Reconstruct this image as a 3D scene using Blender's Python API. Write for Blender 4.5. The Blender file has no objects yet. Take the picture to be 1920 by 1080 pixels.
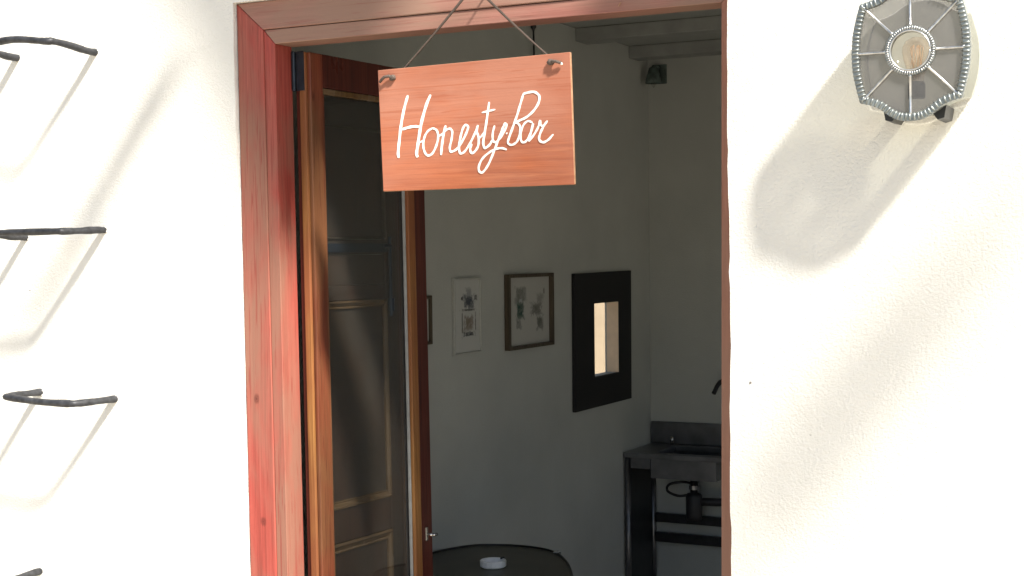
import bpy, bmesh, math, random
from mathutils import Vector, Matrix

SC = bpy.context.scene
COL = SC.collection
RAD = math.radians
rng = random.Random(7)

# ------------------------------------------------------------------ camera
cam_d = bpy.data.cameras.new('camera')
cam = bpy.data.objects.new('camera', cam_d)
COL.objects.link(cam)
cam_d.sensor_width = 36.0
cam_d.lens = 36.0 * 2650.0 / 1920.0
cam_d.clip_start = 0.05
cam_d.clip_end = 2000.0
yaw, pit, rol = RAD(26.61), RAD(1.39), RAD(0.59)
fwd = Vector((-math.sin(yaw) * math.cos(pit), math.cos(yaw) * math.cos(pit), -math.sin(pit)))
rgt = Vector((math.cos(yaw), math.sin(yaw), 0.0))
dwn = fwd.cross(rgt)
r2 = rgt * math.cos(rol) + dwn * math.sin(rol)
d2 = dwn * math.cos(rol) - rgt * math.sin(rol)
mw = Matrix((r2, -d2, -fwd)).transposed().to_4x4()
mw.translation = Vector((2.107, -2.9, 1.72))
cam.matrix_world = mw
SC.camera = cam

# ------------------------------------------------------------------ light
SUN = Vector((0.27, -0.15, 0.33)).normalized()      # towards the sun
world = bpy.data.worlds.new('World')
SC.world = world
world.use_nodes = True
wn = world.node_tree
for n in list(wn.nodes):
    wn.nodes.remove(n)
sky = wn.nodes.new('ShaderNodeTexSky')
sky.sky_type = 'NISHITA'
sky.sun_disc = False
sky.sun_elevation = math.asin(SUN.z)
sky.sun_rotation = math.atan2(SUN.x, SUN.y)
bg = wn.nodes.new('ShaderNodeBackground')
bg.inputs['Strength'].default_value = 0.06
wo = wn.nodes.new('ShaderNodeOutputWorld')
wn.links.new(sky.outputs[0], bg.inputs[0])
wn.links.new(bg.outputs[0], wo.inputs[0])

sun_d = bpy.data.lights.new('sun', 'SUN')
sun_d.energy = 5.0
sun_d.angle = RAD(5.0)
sun_d.color = (1.0, 0.95, 0.86)
sun = bpy.data.objects.new('sun', sun_d)
COL.objects.link(sun)
sun.location = SUN * 12
sun.rotation_euler = (-SUN).to_track_quat('-Z', 'Y').to_euler()

SC.view_settings.view_transform = 'Standard'
SC.view_settings.look = 'None'
SC.view_settings.gamma = 1.0
SC.view_settings.use_curve_mapping = False
SC.view_settings.exposure = 1.48

# ------------------------------------------------------------------ materials
def newmat(name):
    m = bpy.data.materials.new(name)
    m.use_nodes = True
    nt = m.node_tree
    b = nt.nodes['Principled BSDF']
    return m, nt, b

def N(nt, kind, **kw):
    n = nt.nodes.new(kind)
    for k, v in kw.items():
        if k in n.inputs:
            n.inputs[k].default_value = v
        else:
            setattr(n, k, v)
    return n

def mapping(nt, scale, rnd=True):
    tc = N(nt, 'ShaderNodeTexCoord')
    mp = N(nt, 'ShaderNodeMapping')
    mp.inputs['Scale'].default_value = scale
    if rnd:
        oi = N(nt, 'ShaderNodeObjectInfo')
        mu = N(nt, 'ShaderNodeMath', operation='MULTIPLY')
        mu.inputs[1].default_value = 37.0
        nt.links.new(oi.outputs['Random'], mu.inputs[0])
        ad = N(nt, 'ShaderNodeVectorMath', operation='ADD')
        nt.links.new(tc.outputs['Object'], ad.inputs[0])
        nt.links.new(mu.outputs[0], ad.inputs[1])
        nt.links.new(ad.outputs[0], mp.inputs[0])
    else:
        nt.links.new(tc.outputs['Object'], mp.inputs[0])
    return mp.outputs[0]

def noise(nt, vec, scale, detail=3.0, rough=0.55, dist=0.0):
    n = N(nt, 'ShaderNodeTexNoise')
    n.inputs['Scale'].default_value = scale
    n.inputs['Detail'].default_value = detail
    n.inputs['Roughness'].default_value = rough
    n.inputs['Distortion'].default_value = dist
    nt.links.new(vec, n.inputs['Vector'])
    return n.outputs[0]

def ramp(nt, fac, stops):
    r = N(nt, 'ShaderNodeValToRGB')
    e = r.color_ramp.elements
    while len(e) < len(stops):
        e.new(0.5)
    for i, (p, c) in enumerate(stops):
        e[i].position = p
        e[i].color = (c, c, c, 1) if isinstance(c, (int, float)) else (c[0], c[1], c[2], 1)
    nt.links.new(fac, r.inputs[0])
    return r.outputs[0]

def mix(nt, fac, a, b, mode='MIX'):
    m = N(nt, 'ShaderNodeMix', data_type='RGBA', blend_type=mode)
    def put(sock, v):
        if isinstance(v, tuple):
            sock.default_value = (v[0], v[1], v[2], 1)
        elif isinstance(v, (int, float)):
            sock.default_value = v
        else:
            nt.links.new(v, sock)
    put(m.inputs['Factor'], fac)
    put(m.inputs[6], a)
    put(m.inputs[7], b)
    return m.outputs[2]

def bump(nt, b, height, strength, dist):
    bp = N(nt, 'ShaderNodeBump')
    bp.inputs['Strength'].default_value = strength
    bp.inputs['Distance'].default_value = dist
    nt.links.new(height, bp.inputs['Height'])
    nt.links.new(bp.outputs[0], b.inputs['Normal'])

def plain(name, col, rough=0.5, metal=0.0, var=0.15, scale=30.0, bmp=0.0):
    m, nt, b = newmat(name)
    v = mapping(nt, (1, 1, 1))
    n = noise(nt, v, scale, 4)
    lo = tuple(c * (1 - var) for c in col)
    hi = tuple(min(1, c * (1 + var)) for c in col)
    nt.links.new(ramp(nt, n, [(0.3, lo), (0.7, hi)]), b.inputs['Base Color'])
    b.inputs['Roughness'].default_value = rough
    b.inputs['Metallic'].default_value = metal
    if bmp:
        bump(nt, b, n, 0.6, bmp)
    return m

def plaster(name, col, grain=1.0, flecks=True, dirt=0.06):
    """rough rendered wall: trowel waves, sandy grain, small pits"""
    m, nt, b = newmat(name)
    v = mapping(nt, (1, 1, 1), rnd=False)
    big = noise(nt, v, 2.3, 4, 0.6)
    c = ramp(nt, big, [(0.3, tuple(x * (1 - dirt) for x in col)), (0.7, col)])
    g1 = noise(nt, v, 170.0, 5, 0.7)
    g2 = noise(nt, v, 22.0, 3, 0.5)
    if flecks:
        vo = N(nt, 'ShaderNodeTexVoronoi')
        vo.inputs['Scale'].default_value = 17.0
        vd = noise(nt, v, 60.0, 2)
        vm = N(nt, 'ShaderNodeVectorMath', operation='MULTIPLY_ADD')
        nt.links.new(vd, vm.inputs[0])
        vm.inputs[1].default_value = (0.02, 0.02, 0.02)
        nt.links.new(v, vm.inputs[2])
        nt.links.new(vm.outputs[0], vo.inputs['Vector'])
        f = ramp(nt, vo.outputs['Distance'], [(0.028, 1.0), (0.05, 0.0)])
        sel = N(nt, 'ShaderNodeSeparateColor')
        nt.links.new(vo.outputs['Color'], sel.inputs[0])
        s2 = ramp(nt, sel.outputs[0], [(0.88, 0.0), (0.90, 1.0)])
        mu = N(nt, 'ShaderNodeMath', operation='MULTIPLY')
        nt.links.new(f, mu.inputs[0])
        nt.links.new(s2, mu.inputs[1])
        c = mix(nt, mu.outputs[0], c, (0.12, 0.11, 0.10))
    nt.links.new(c, b.inputs['Base Color'])
    b.inputs['Roughness'].default_value = 0.92
    b.inputs['Specular IOR Level'].default_value = 0.15
    ad = N(nt, 'ShaderNodeMath', operation='MULTIPLY_ADD')
    nt.links.new(g2, ad.inputs[0])
    ad.inputs[1].default_value = 0.5
    nt.links.new(g1, ad.inputs[2])
    wv = noise(nt, v, 5.0, 2, 0.4)
    a2 = N(nt, 'ShaderNodeMath', operation='MULTIPLY_ADD')
    nt.links.new(wv, a2.inputs[0])
    a2.inputs[1].default_value = 1.6
    nt.links.new(ad.outputs[0], a2.inputs[2])
    bump(nt, b, a2.outputs[0], 0.85 * grain, 0.0065)
    return m

def wood(name, dark, mid, light, axis='Z', rough=0.45, mott=0.6, grey=None, knots=True, coat=0.0, seedoff=0.0, at=(), fleck=0.0):
    """planed timber with grain along one axis, worn blotches and knots"""
    m, nt, b = newmat(name)
    st = {'X': (2.4, 85, 85), 'Y': (85, 2.4, 85), 'Z': (85, 85, 2.4)}[axis]
    v = mapping(nt, st)
    v1 = mapping(nt, tuple(1.0 if s < 5 else 2.6 for s in st))
    g = noise(nt, v, 1.0, 6, 0.62, 0.6)
    gf = noise(nt, v, 3.3, 4, 0.6)
    bl = noise(nt, v1, 2.1 + seedoff, 4, 0.55, 0.4)
    c = ramp(nt, g, [(0.28, dark), (0.5, mid), (0.75, light)])
    c2 = ramp(nt, gf, [(0.35, 0.72), (0.6, 1.0)])
    c = mix(nt, mott, c, c2, 'MULTIPLY')
    if grey:
        c = mix(nt, ramp(nt, bl, [(0.36, 0.0), (0.57, 0.9)]), c, grey)
    if knots:
        vk = mapping(nt, tuple(1.0 if s < 5 else 2.2 for s in st))
        vo = N(nt, 'ShaderNodeTexVoronoi')
        vo.inputs['Scale'].default_value = 4.2
        nt.links.new(vk, vo.inputs['Vector'])
        k = ramp(nt, vo.outputs['Distance'], [(0.03, 1.0), (0.085, 0.0)])
        c = mix(nt, k, c, tuple(x * 0.35 for x in dark))
    if fleck:                                       # short dark pores along the grain
        fl = noise(nt, v, 2.0, 2, 0.5, 1.2)
        fb = noise(nt, v1, 5.0, 3, 0.5)
        c = mix(nt, ramp(nt, fl, [(0.58, 0.0), (0.66, fleck)]), c, dark)
        if name == 'orange_ply':
            c = mix(nt, ramp(nt, fb, [(0.45, 0.0), (0.75, 0.5)]), c, dark)
    for kx, kz in at:                               # knots standing where the boards show them
        tc = N(nt, 'ShaderNodeTexCoord')
        mp = N(nt, 'ShaderNodeMapping')
        mp.inputs['Location'].default_value = (-kx / 0.017, 0, -kz / 0.025)
        mp.inputs['Scale'].default_value = (1 / 0.017, 0, 1 / 0.025)
        nt.links.new(tc.outputs['Object'], mp.inputs[0])
        ln_ = N(nt, 'ShaderNodeVectorMath', operation='LENGTH')
        nt.links.new(mp.outputs[0], ln_.inputs[0])
        kk = N(nt, 'ShaderNodeMath', operation='MULTIPLY_ADD')
        nt.links.new(gf, kk.inputs[0])
        kk.inputs[1].default_value = 0.8
        nt.links.new(ln_.outputs['Value'], kk.inputs[2])
        c = mix(nt, ramp(nt, kk.outputs[0], [(0.0, 0.0), (0.42, 0.85), (0.62, 0.45), (0.70, 0.6), (1.0, 0.0)]), c, tuple(x * 0.30 for x in dark))
    nt.links.new(c, b.inputs['Base Color'])
    rr = ramp(nt, bl, [(0.3, rough - 0.1), (0.7, rough + 0.15)])
    nt.links.new(rr, b.inputs['Roughness'])
    b.inputs['Specular IOR Level'].default_value = 0.25
    b.inputs['Coat Weight'].default_value = coat
    b.inputs['Coat Roughness'].default_value = 0.25
    bump(nt, b, g, 0.35, 0.002)
    return m

def glassmat(name, tint=(1, 1, 1), rough=0.02, ior=1.5, veil=0.0, veilcol=(0.3, 0.3, 0.3)):
    """thin pane: clear transmission plus mirror reflection, optional diffuse veil"""
    m = bpy.data.materials.new(name)
    m.use_nodes = True
    nt = m.node_tree
    nt.nodes.remove(nt.nodes['Principled BSDF'])
    out = nt.nodes['Material Output']
    tr = N(nt, 'ShaderNodeBsdfTransparent')
    tr.inputs[0].default_value = (*tint, 1)
    gl = N(nt, 'ShaderNodeBsdfGlossy')
    gl.inputs['Roughness'].default_value = rough
    lwt = N(nt, 'ShaderNodeLayerWeight')          # two-sided Schlick reflectance
    lwt.inputs['Blend'].default_value = 0.5
    pw = N(nt, 'ShaderNodeMath', operation='POWER')
    nt.links.new(lwt.outputs['Facing'], pw.inputs[0])
    pw.inputs[1].default_value = 5.0
    r0 = ((ior - 1) / (ior + 1)) ** 2
    fr = N(nt, 'ShaderNodeMath', operation='MULTIPLY_ADD')
    nt.links.new(pw.outputs[0], fr.inputs[0])
    fr.inputs[1].default_value = 1 - r0
    fr.inputs[2].default_value = r0
    ms = N(nt, 'ShaderNodeMixShader')
    nt.links.new(fr.outputs[0], ms.inputs[0])
    nt.links.new(tr.outputs[0], ms.inputs[1])
    nt.links.new(gl.outputs[0], ms.inputs[2])
    last = ms.outputs[0]
    if veil:
        df = N(nt, 'ShaderNodeBsdfDiffuse')
        df.inputs[0].default_value = (*veilcol, 1)
        v = mapping(nt, (1, 1, 1))
        n = ramp(nt, noise(nt, v, 14.0, 5), [(0.25, veil * 0.6), (0.8, min(1.0, veil * 1.3))])
        m2 = N(nt, 'ShaderNodeMixShader')
        nt.links.new(n, m2.inputs[0])
        nt.links.new(last, m2.inputs[1])
        nt.links.new(df.outputs[0], m2.inputs[2])
        last = m2.outputs[0]
    nt.links.new(last, out.inputs[0])
    return m

M = {}
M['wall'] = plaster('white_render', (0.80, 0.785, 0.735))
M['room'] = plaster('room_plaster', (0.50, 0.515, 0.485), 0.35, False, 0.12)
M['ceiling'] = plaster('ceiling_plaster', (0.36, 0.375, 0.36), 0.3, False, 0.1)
M['court'] = plaster('ochre_render', (0.62, 0.50, 0.36), 1.0, True, 0.2)
KNOTS = ((-0.081, 1.358), (-0.065, 1.046))
M['redwood_v'] = wood('red_stain_upright', (0.21, 0.040, 0.030), (0.33, 0.062, 0.047), (0.40, 0.095, 0.073), 'Z', 0.55, 0.5, (0.235, 0.115, 0.080), knots=False, at=KNOTS, fleck=0.65)
M['redwood_h'] = wood('red_stain_level', (0.22, 0.088, 0.068), (0.32, 0.135, 0.106), (0.39, 0.185, 0.150), 'X', 0.55, 0.6, (0.25, 0.155, 0.115), fleck=0.6)
M['brownwood'] = wood('brown_varnish', (0.07, 0.016, 0.009), (0.16, 0.036, 0.019), (0.25, 0.066, 0.032), 'Z', 0.38, 0.65, (0.14, 0.060, 0.026), coat=0.2, fleck=0.6)
M['ochrewood'] = wood('ochre_varnish', (0.13, 0.055, 0.018), (0.27, 0.125, 0.04), (0.40, 0.21, 0.08), 'Z', 0.4, 0.7, (0.20, 0.07, 0.03), knots=False)
M['darkwood'] = wood('dark_red_varnish', (0.035, 0.008, 0.006), (0.075, 0.016, 0.011), (0.11, 0.028, 0.018), 'Z', 0.35, 0.5, coat=0.2, knots=False)
M['shutter'] = wood('old_shutter_brown', (0.030, 0.016, 0.010), (0.058, 0.031, 0.019), (0.085, 0.048, 0.030), 'Z', 0.4, 0.7, (0.055, 0.040, 0.028), knots=False)
M['moulding'] = wood('worn_moulding', (0.05, 0.026, 0.010), (0.115, 0.062, 0.024), (0.19, 0.115, 0.050), 'Z', 0.22, 0.7, (0.14, 0.09, 0.05), knots=False)
M['shadedwood'] = wood('shaded_brown_jamb', (0.20, 0.085, 0.055), (0.30, 0.135, 0.09), (0.36, 0.18, 0.125), 'Z', 0.55, 0.4, (0.28, 0.15, 0.105), knots=False)  # browner copy of the frame stain, painting in the right jamb's shade
M['mouldingdark'] = wood('dark_moulding', (0.03, 0.02, 0.013), (0.06, 0.042, 0.027), (0.10, 0.075, 0.05), 'Z', 0.4, 0.7, knots=False)
M['signwood'] = wood('orange_ply', (0.26, 0.074, 0.036), (0.38, 0.115, 0.052), (0.46, 0.160, 0.072), 'X', 0.6, 0.40, (0.34, 0.145, 0.095), knots=False, fleck=0.5)
M['signedge'] = wood('ply_edge', (0.28, 0.15, 0.08), (0.38, 0.22, 0.13), (0.45, 0.29, 0.18), 'X', 0.6, 0.3, knots=False)
M['framewood'] = wood('picture_frame_oak', (0.040, 0.032, 0.021), (0.080, 0.063, 0.042), (0.12, 0.095, 0.065), 'Z', 0.45, 0.5, knots=False)
M['white'] = plain('white_paint', (0.76, 0.73, 0.68), 0.6, 0, 0.10, 90)
M['twine'] = plain('grey_twine', (0.085, 0.062, 0.05), 0.9, 0, 0.35, 400, 0.001)
M['hole'] = plain('burnt_hole', (0.05, 0.035, 0.025), 0.9, 0, 0.3, 200)
M['iron'] = plain('forged_iron', (0.035, 0.036, 0.04), 0.55, 0.4, 0.5, 60, 0.002)
M['putty'] = plain('grey_putty', (0.26, 0.26, 0.25), 0.6, 0, 0.15, 40)
M['greywhite'] = plain('grey_white_frame', (0.42, 0.43, 0.40), 0.6, 0, 0.06, 60)
M['lining'] = plain('sandy_lining', (0.86, 0.66, 0.47), 0.8, 0, 0.08, 20)
M['backplate'] = plain('beige_back_plate', (0.52, 0.515, 0.48), 0.7, 0, 0.08, 20)
M['blackwood'] = plain('black_lacquer', (0.004, 0.004, 0.005), 0.7, 0, 0.2, 20)
M['steel'] = plain('dull_steel', (0.20, 0.20, 0.21), 0.33, 0.85, 0.3, 8)
M['steelbright'] = plain('bright_steel', (0.50, 0.49, 0.47), 0.22, 1.0, 0.1, 20)
M['darkmetal'] = plain('dark_metal', (0.020, 0.021, 0.024), 0.4, 0.3, 0.3, 30)
M['hinge'] = plain('blue_black_steel', (0.022, 0.030, 0.042), 0.4, 0.5, 0.3, 30)
M['lead'] = plain('grey_solder', (0.245, 0.265, 0.258), 0.36, 0.65, 0.3, 90, 0.0008)
M['solder'] = plain('bright_solder', (0.52, 0.52, 0.51), 0.28, 0.9, 0.25, 120, 0.0006)
def opalmat(name, col):
    m, nt, b = newmat(name)
    t = N(nt, 'ShaderNodeBsdfTranslucent')
    t.inputs[0].default_value = (0.80, 0.81, 0.78, 1)
    ms = N(nt, 'ShaderNodeMixShader')
    ms.inputs[0].default_value = 0.45
    n = noise(nt, mapping(nt, (1, 1, 1)), 14.0, 4)
    nt.links.new(ramp(nt, n, [(0.35, tuple(c * 0.75 for c in col)), (0.65, col)]), b.inputs['Base Color'])
    b.inputs['Roughness'].default_value = 0.3
    nt.links.new(b.outputs[0], ms.inputs[1])
    nt.links.new(t.outputs[0], ms.inputs[2])
    tp_ = N(nt, 'ShaderNodeBsdfTransparent')
    tp_.inputs[0].default_value = (0.95, 0.95, 0.90, 1)
    m2 = N(nt, 'ShaderNodeMixShader')
    m2.inputs[0].default_value = 0.65
    nt.links.new(ms.outputs[0], m2.inputs[1])
    nt.links.new(tp_.outputs[0], m2.inputs[2])
    ms = m2
    nt.links.new(ms.outputs[0], nt.nodes['Material Output'].inputs[0])
    return m
M['opal'] = opalmat('opal_panel', (0.42, 0.43, 0.41))
M['smoke'] = glassmat('smoky_pane', (0.76, 0.75, 0.74), 0.06, 1.35, 0.36, (0.165, 0.162, 0.16))
M['lens'] = glassmat('clear_lens', (0.97, 0.96, 0.94), 0.02, 1.35)
M['bulb'] = glassmat('amber_bulb', (0.975, 0.92, 0.87), 0.06, 2.0, 0.03, (0.5, 0.32, 0.22))
M['filament'] = plain('filament_wire', (0.85, 0.66, 0.50), 0.35, 0.3, 0.1)
M['pane'] = glassmat('door_pane', (0.86, 0.88, 0.89), 0.015, 1.95, 0.012, (0.22, 0.24, 0.27))  # thin cool veil paints a hazy reflection into the door glass
M['clearpane'] = glassmat('window_pane', (0.93, 0.93, 0.92), 0.015, 1.4)
M['paper'] = plain('drawing_paper', (0.46, 0.46, 0.43), 0.8, 0, 0.05, 20)
M['cloth'] = plain('olive_oilcloth', (0.062, 0.058, 0.040), 0.42, 0, 0.25, 6)
M['rim'] = plain('dark_table_rim', (0.012, 0.011, 0.009), 0.35, 0.2, 0.2)
M['ceramic'] = plain('white_ceramic', (0.85, 0.84, 0.80), 0.35, 0, 0.06, 30)
M['ash'] = plain('ash_smear', (0.20, 0.19, 0.18), 0.9, 0, 0.4, 120)
M['clip'] = plain('grey_clip', (0.45, 0.45, 0.43), 0.4, 0.3, 0.1)
M['floor'] = plain('room_floor', (0.22, 0.19, 0.16), 0.5, 0, 0.3, 5)
M['paving'] = plain('warm_paving', (0.42, 0.375, 0.305), 0.9, 0, 0.2, 3, 0.004)
M['verdigris'] = plain('green_metal', (0.10, 0.135, 0.122), 0.6, 0.2, 0.4, 40)
M['shadow_panel'] = plain('beige_shadow_panel', (0.45, 0.40, 0.32), 0.9, 0, 0.1)  # for the unseen panels added to block the sun
M['beam'] = plain('painted_beam', (0.28, 0.29, 0.28), 0.7, 0, 0.15, 9)
M['rubber'] = plain('black_rubber', (0.022, 0.022, 0.024), 0.5, 0, 0.1)

# ------------------------------------------------------------------ mesh helpers
def link(name, bm, mat, parent=None, loc=None, smooth=False, bevel=0.0, bseg=2):
    me = bpy.data.meshes.new(name)
    bmesh.ops.recalc_face_normals(bm, faces=bm.faces)
    if smooth:
        for f in bm.faces:
            f.smooth = True
    bm.to_mesh(me)
    bm.free()
    o = bpy.data.objects.new(name, me)
    COL.objects.link(o)
    mats = mat if isinstance(mat, (list, tuple)) else [mat]
    for m in mats:
        me.materials.append(m)
    if parent:
        o.parent = parent
    if loc is not None:
        o.location = loc
    if bevel:
        md = o.modifiers.new('bevel', 'BEVEL')
        md.width = bevel
        md.segments = bseg
        md.limit_method = 'ANGLE'
        md.angle_limit = RAD(40)
    return o

def thing(name, label, cat, loc=(0, 0, 0), group=None, rot=None):
    o = bpy.data.objects.new(name, None)
    COL.objects.link(o)
    o.empty_display_size = 0.1
    o.location = loc
    if rot:
        o.rotation_euler = rot
    return tag(o, label, cat, group)

def tag(o, label=None, cat=None, group=None, kind=None):
    if label:
        o['label'] = label
    if cat:
        o['category'] = cat
    if group:
        o['group'] = group
    if kind:
        o['kind'] = kind
    return o

def box(bm, x0, x1, y0, y1, z0, z1):
    vs = [bm.verts.new((x, y, z)) for x in (x0, x1) for y in (y0, y1) for z in (z0, z1)]
    for q in ((0, 1, 3, 2), (4, 6, 7, 5), (0, 4, 5, 1), (2, 3, 7, 6), (0, 2, 6, 4), (1, 5, 7, 3)):
        bm.faces.new([vs[i] for i in q])
    return vs

def bx(*a):
    bm = bmesh.new()
    box(bm, *a)
    return bm

def prism(bm, pts, f0, f1):
    """closed outline extruded between the two point maps f0 and f1 (2D -> 3D)"""
    a = [bm.verts.new(f0(*p)) for p in pts]
    b = [bm.verts.new(f1(*p)) for p in pts]
    n = len(pts)
    bm.faces.new(a)
    bm.faces.new(list(reversed(b)))
    for i in range(n):
        j = (i + 1) % n
        bm.faces.new((a[i], b[i], b[j], a[j]))

def xz(pts, y0, y1):
    bm = bmesh.new()
    prism(bm, pts, lambda x, z: (x, y0, z), lambda x, z: (x, y1, z))
    return bm

def ring(bm, outer, inner, f0, f1):
    n = len(outer)
    rows = [[bm.verts.new(f(*p)) for p in pts] for f, pts in ((f0, outer), (f1, outer), (f1, inner), (f0, inner))]
    for k in range(4):
        r, s = rows[k], rows[(k + 1) % 4]
        for i in range(n):
            j = (i + 1) % n
            bm.faces.new((r[i], r[j], s[j], s[i]))

def tube(bm, path, rad, seg=8, flat=1.0, up=None, caps=True):
    pts = [Vector(p) for p in path]
    n = len(pts)
    rads = rad if isinstance(rad, (list, tuple)) else [rad] * n
    prev = None
    rows = []
    for i in range(n):
        t = (pts[min(i + 1, n - 1)] - pts[max(i - 1, 0)]).normalized()
        if prev is None:
            u = Vector(up) if up else (Vector((0, 0, 1)) if abs(t.z) < 0.9 else Vector((1, 0, 0)))
        else:
            u = prev
        u = (u - t * u.dot(t)).normalized()
        prev = u
        w = t.cross(u)
        rows.append([bm.verts.new(pts[i] + (u * math.cos(a) * flat + w * math.sin(a)) * rads[i])
                     for a in [2 * math.pi * k / seg for k in range(seg)]])
    for i in range(n - 1):
        for k in range(seg):
            l = (k + 1) % seg
            bm.faces.new((rows[i][k], rows[i][l], rows[i + 1][l], rows[i + 1][k]))
    if caps:
        bm.faces.new(list(reversed(rows[0])))
        bm.faces.new(rows[-1])

def tb(*a, **k):
    bm = bmesh.new()
    tube(bm, *a, **k)
    return bm

def lathe(bm, prof, seg=32, origin=(0, 0, 0), axis='Z'):
    o = Vector(origin)
    def pt(r, h, a):
        c, s = r * math.cos(a), r * math.sin(a)
        return o + (Vector((c, s, h)) if axis == 'Z' else Vector((c, h, s)) if axis == 'Y' else Vector((h, c, s)))
    rows = []
    for r, h in prof:
        if r < 1e-6:
            rows.append([bm.verts.new(pt(0, h, 0))])
        else:
            rows.append([bm.verts.new(pt(r, h, 2 * math.pi * k / seg)) for k in range(seg)])
    for a, b in zip(rows, rows[1:]):
        for k in range(seg):
            l = (k + 1) % seg
            if len(a) == 1 and len(b) == 1:
                continue
            if len(a) == 1:
                bm.faces.new((a[0], b[l], b[k]))
            elif len(b) == 1:
                bm.faces.new((a[k], a[l], b[0]))
            else:
                bm.faces.new((a[k], a[l], b[l], b[k]))

def lt(*a, **k):
    bm = bmesh.new()
    lathe(bm, *a, **k)
    return bm

def spline(pts, sub=6, closed=False):
    """Catmull-Rom through the points"""
    P = [Vector(p) for p in pts]
    n = len(P)
    out = []
    rngs = range(n) if closed else range(n - 1)
    for i in rngs:
        p0 = P[(i - 1) % n] if (closed or i > 0) else P[0] * 2 - P[1]
        p1, p2 = P[i], P[(i + 1) % n]
        p3 = P[(i + 2) % n] if (closed or i + 2 < n) else P[-1] * 2 - P[-2]
        for k in range(sub):
            t = k / sub
            out.append(0.5 * ((2 * p1) + (p2 - p0) * t + (2 * p0 - 5 * p1 + 4 * p2 - p3) * t * t + (3 * p1 - p0 - 3 * p2 + p3) * t ** 3))
    if not closed:
        out.append(P[-1])
    return out

LEAN = 0.0125
def lean(bm, zref, xoff=0.0):
    """the old woodwork on the hinge side stands slightly out of plumb"""
    for v in bm.verts:
        v.co.x += LEAN * (zref - v.co.z) + xoff
    return bm
STROKES = [
    (8.4,[(-170.6,76.9),(-181.2,45.5),(-189.7,9.3),(-195.1,-27.1),(-198.7,-54.5),(-197.2,-67.2)]),
    (8.9,[(-110.0,74.5),(-121.6,51.3),(-133.9,15.6),(-140.1,-11.4),(-145.2,-38.5),(-148.9,-58.8),(-146.1,-67.6)]),
    (7.4,[(-188.5,-1.7),(-173.8,1.7),(-157.8,3.9),(-140.7,2.8)]),
    (5.0,[(-141.2,-33.4),(-134.5,-31.7),(-128.7,-28.3)]),
    (6.2,[(-105.3,-2.1),(-118.5,-9.0),(-127.8,-23.3),(-130.8,-43.7),(-125.2,-59.8),(-116.6,-64.7),(-105.5,-59.0),(-95.3,-40.7),(-91.2,-22.7),(-94.9,-7.9),(-105.3,-2.1)]),
    (5.4,[(-92.5,-20.9),(-84.7,-19.6),(-78.1,-15.4)]),
    (7.2,[(-70.9,2.3),(-76.3,-14.4),(-79.6,-32.3),(-82.5,-50.3),(-84.0,-65.1)]),
    (6.2,[(-78.1,-16.6),(-69.5,-8.0),(-59.1,-6.2),(-54.0,-14.3),(-56.3,-31.1),(-60.9,-48.9),(-57.2,-58.5),(-41.2,-52.0),(-28.1,-35.7),(-17.2,-17.2),(-12.9,-4.0),(-19.5,0.4),(-26.5,-7.8),(-33.1,-27.7),(-37.0,-47.7),(-33.6,-63.1),(-22.0,-59.1),(-7.8,-41.1),(5.2,-18.3),(13.0,-1.2)]),
    (6.2,[(12.2,-1.7),(9.5,-15.3),(13.7,-28.9),(13.0,-46.7),(5.2,-59.3),(-4.5,-63.9),(-8.0,-54.8),(-3.5,-42.7)]),
    (5.2,[(11.9,-33.3),(22.1,-26.0),(29.7,-16.3)]),
    (6.7,[(41.8,49.2),(37.8,25.5),(33.7,1.3),(28.4,-25.1),(25.6,-42.8),(30.0,-53.7),(41.9,-46.9),(48.8,-37.2)]),
    (5.0,[(22.7,26.3),(39.1,28.8),(57.1,31.5)]),
    (6.2,[(55.0,-4.2),(50.0,-21.7),(50.3,-37.3),(57.8,-42.0),(68.3,-33.6),(79.0,-18.7),(85.1,-6.2),(81.6,-1.1),(76.6,-9.3),(68.4,-27.0),(60.7,-44.4),(50.5,-67.2),(37.6,-92.3),(24.8,-107.4),(16.0,-107.1),(13.6,-95.8),(22.7,-78.3),(40.5,-64.6),(58.1,-57.1),(73.1,-56.0),(84.9,-59.6)]),
    (5.4,[(84.4,-22.0),(86.3,-24.5)]),
    (6.2,[(128.7,64.4),(121.1,43.0),(112.2,17.1),(103.4,-4.4),(93.2,-28.2),(87.1,-44.4)]),
    (6.4,[(127.5,62.3),(140.9,64.8),(155.5,64.8),(166.6,55.6),(165.0,40.5),(153.1,23.7),(135.4,10.4),(117.0,3.2),(107.1,-2.4)]),
    (5.7,[(108.8,0.1),(117.6,-7.3),(118.9,-20.6),(112.8,-40.1),(102.9,-48.4),(93.5,-49.1),(87.1,-44.4)]),
    (5.7,[(149.9,-2.8),(138.3,1.3),(126.7,-7.8),(120.4,-25.0),(120.7,-40.0),(127.5,-45.6),(137.3,-39.0),(147.3,-19.7),(151.1,-4.6),(146.1,-21.9),(141.2,-39.2),(142.7,-41.0),(154.5,-27.7),(164.4,-11.8),(168.4,1.0),(169.8,-8.2),(176.5,-10.7),(186.3,-0.3)]),
    (6.2,[(186.3,-0.3),(174.0,-16.7),(166.1,-33.7),(167.0,-42.9),(176.1,-47.3),(188.2,-42.4),(200.4,-31.0)]),
]

# ------------------------------------------------------------------ helpers for parenting
def part(name, bm, mat, parent, label=None, kind=None, **k):
    """a mesh in world coordinates hung under a thing (an unrotated Empty) or under another part"""
    o = link(name, bm, mat, parent, **k)
    p = parent
    if p.type == 'EMPTY':
        o.matrix_parent_inverse = Matrix.Translation(-p.location)
    return tag(o, label, None, None, kind)

def share(src, name, parent):
    o = src.copy()
    o.name = name
    COL.objects.link(o)
    o.parent = parent
    return o

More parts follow.
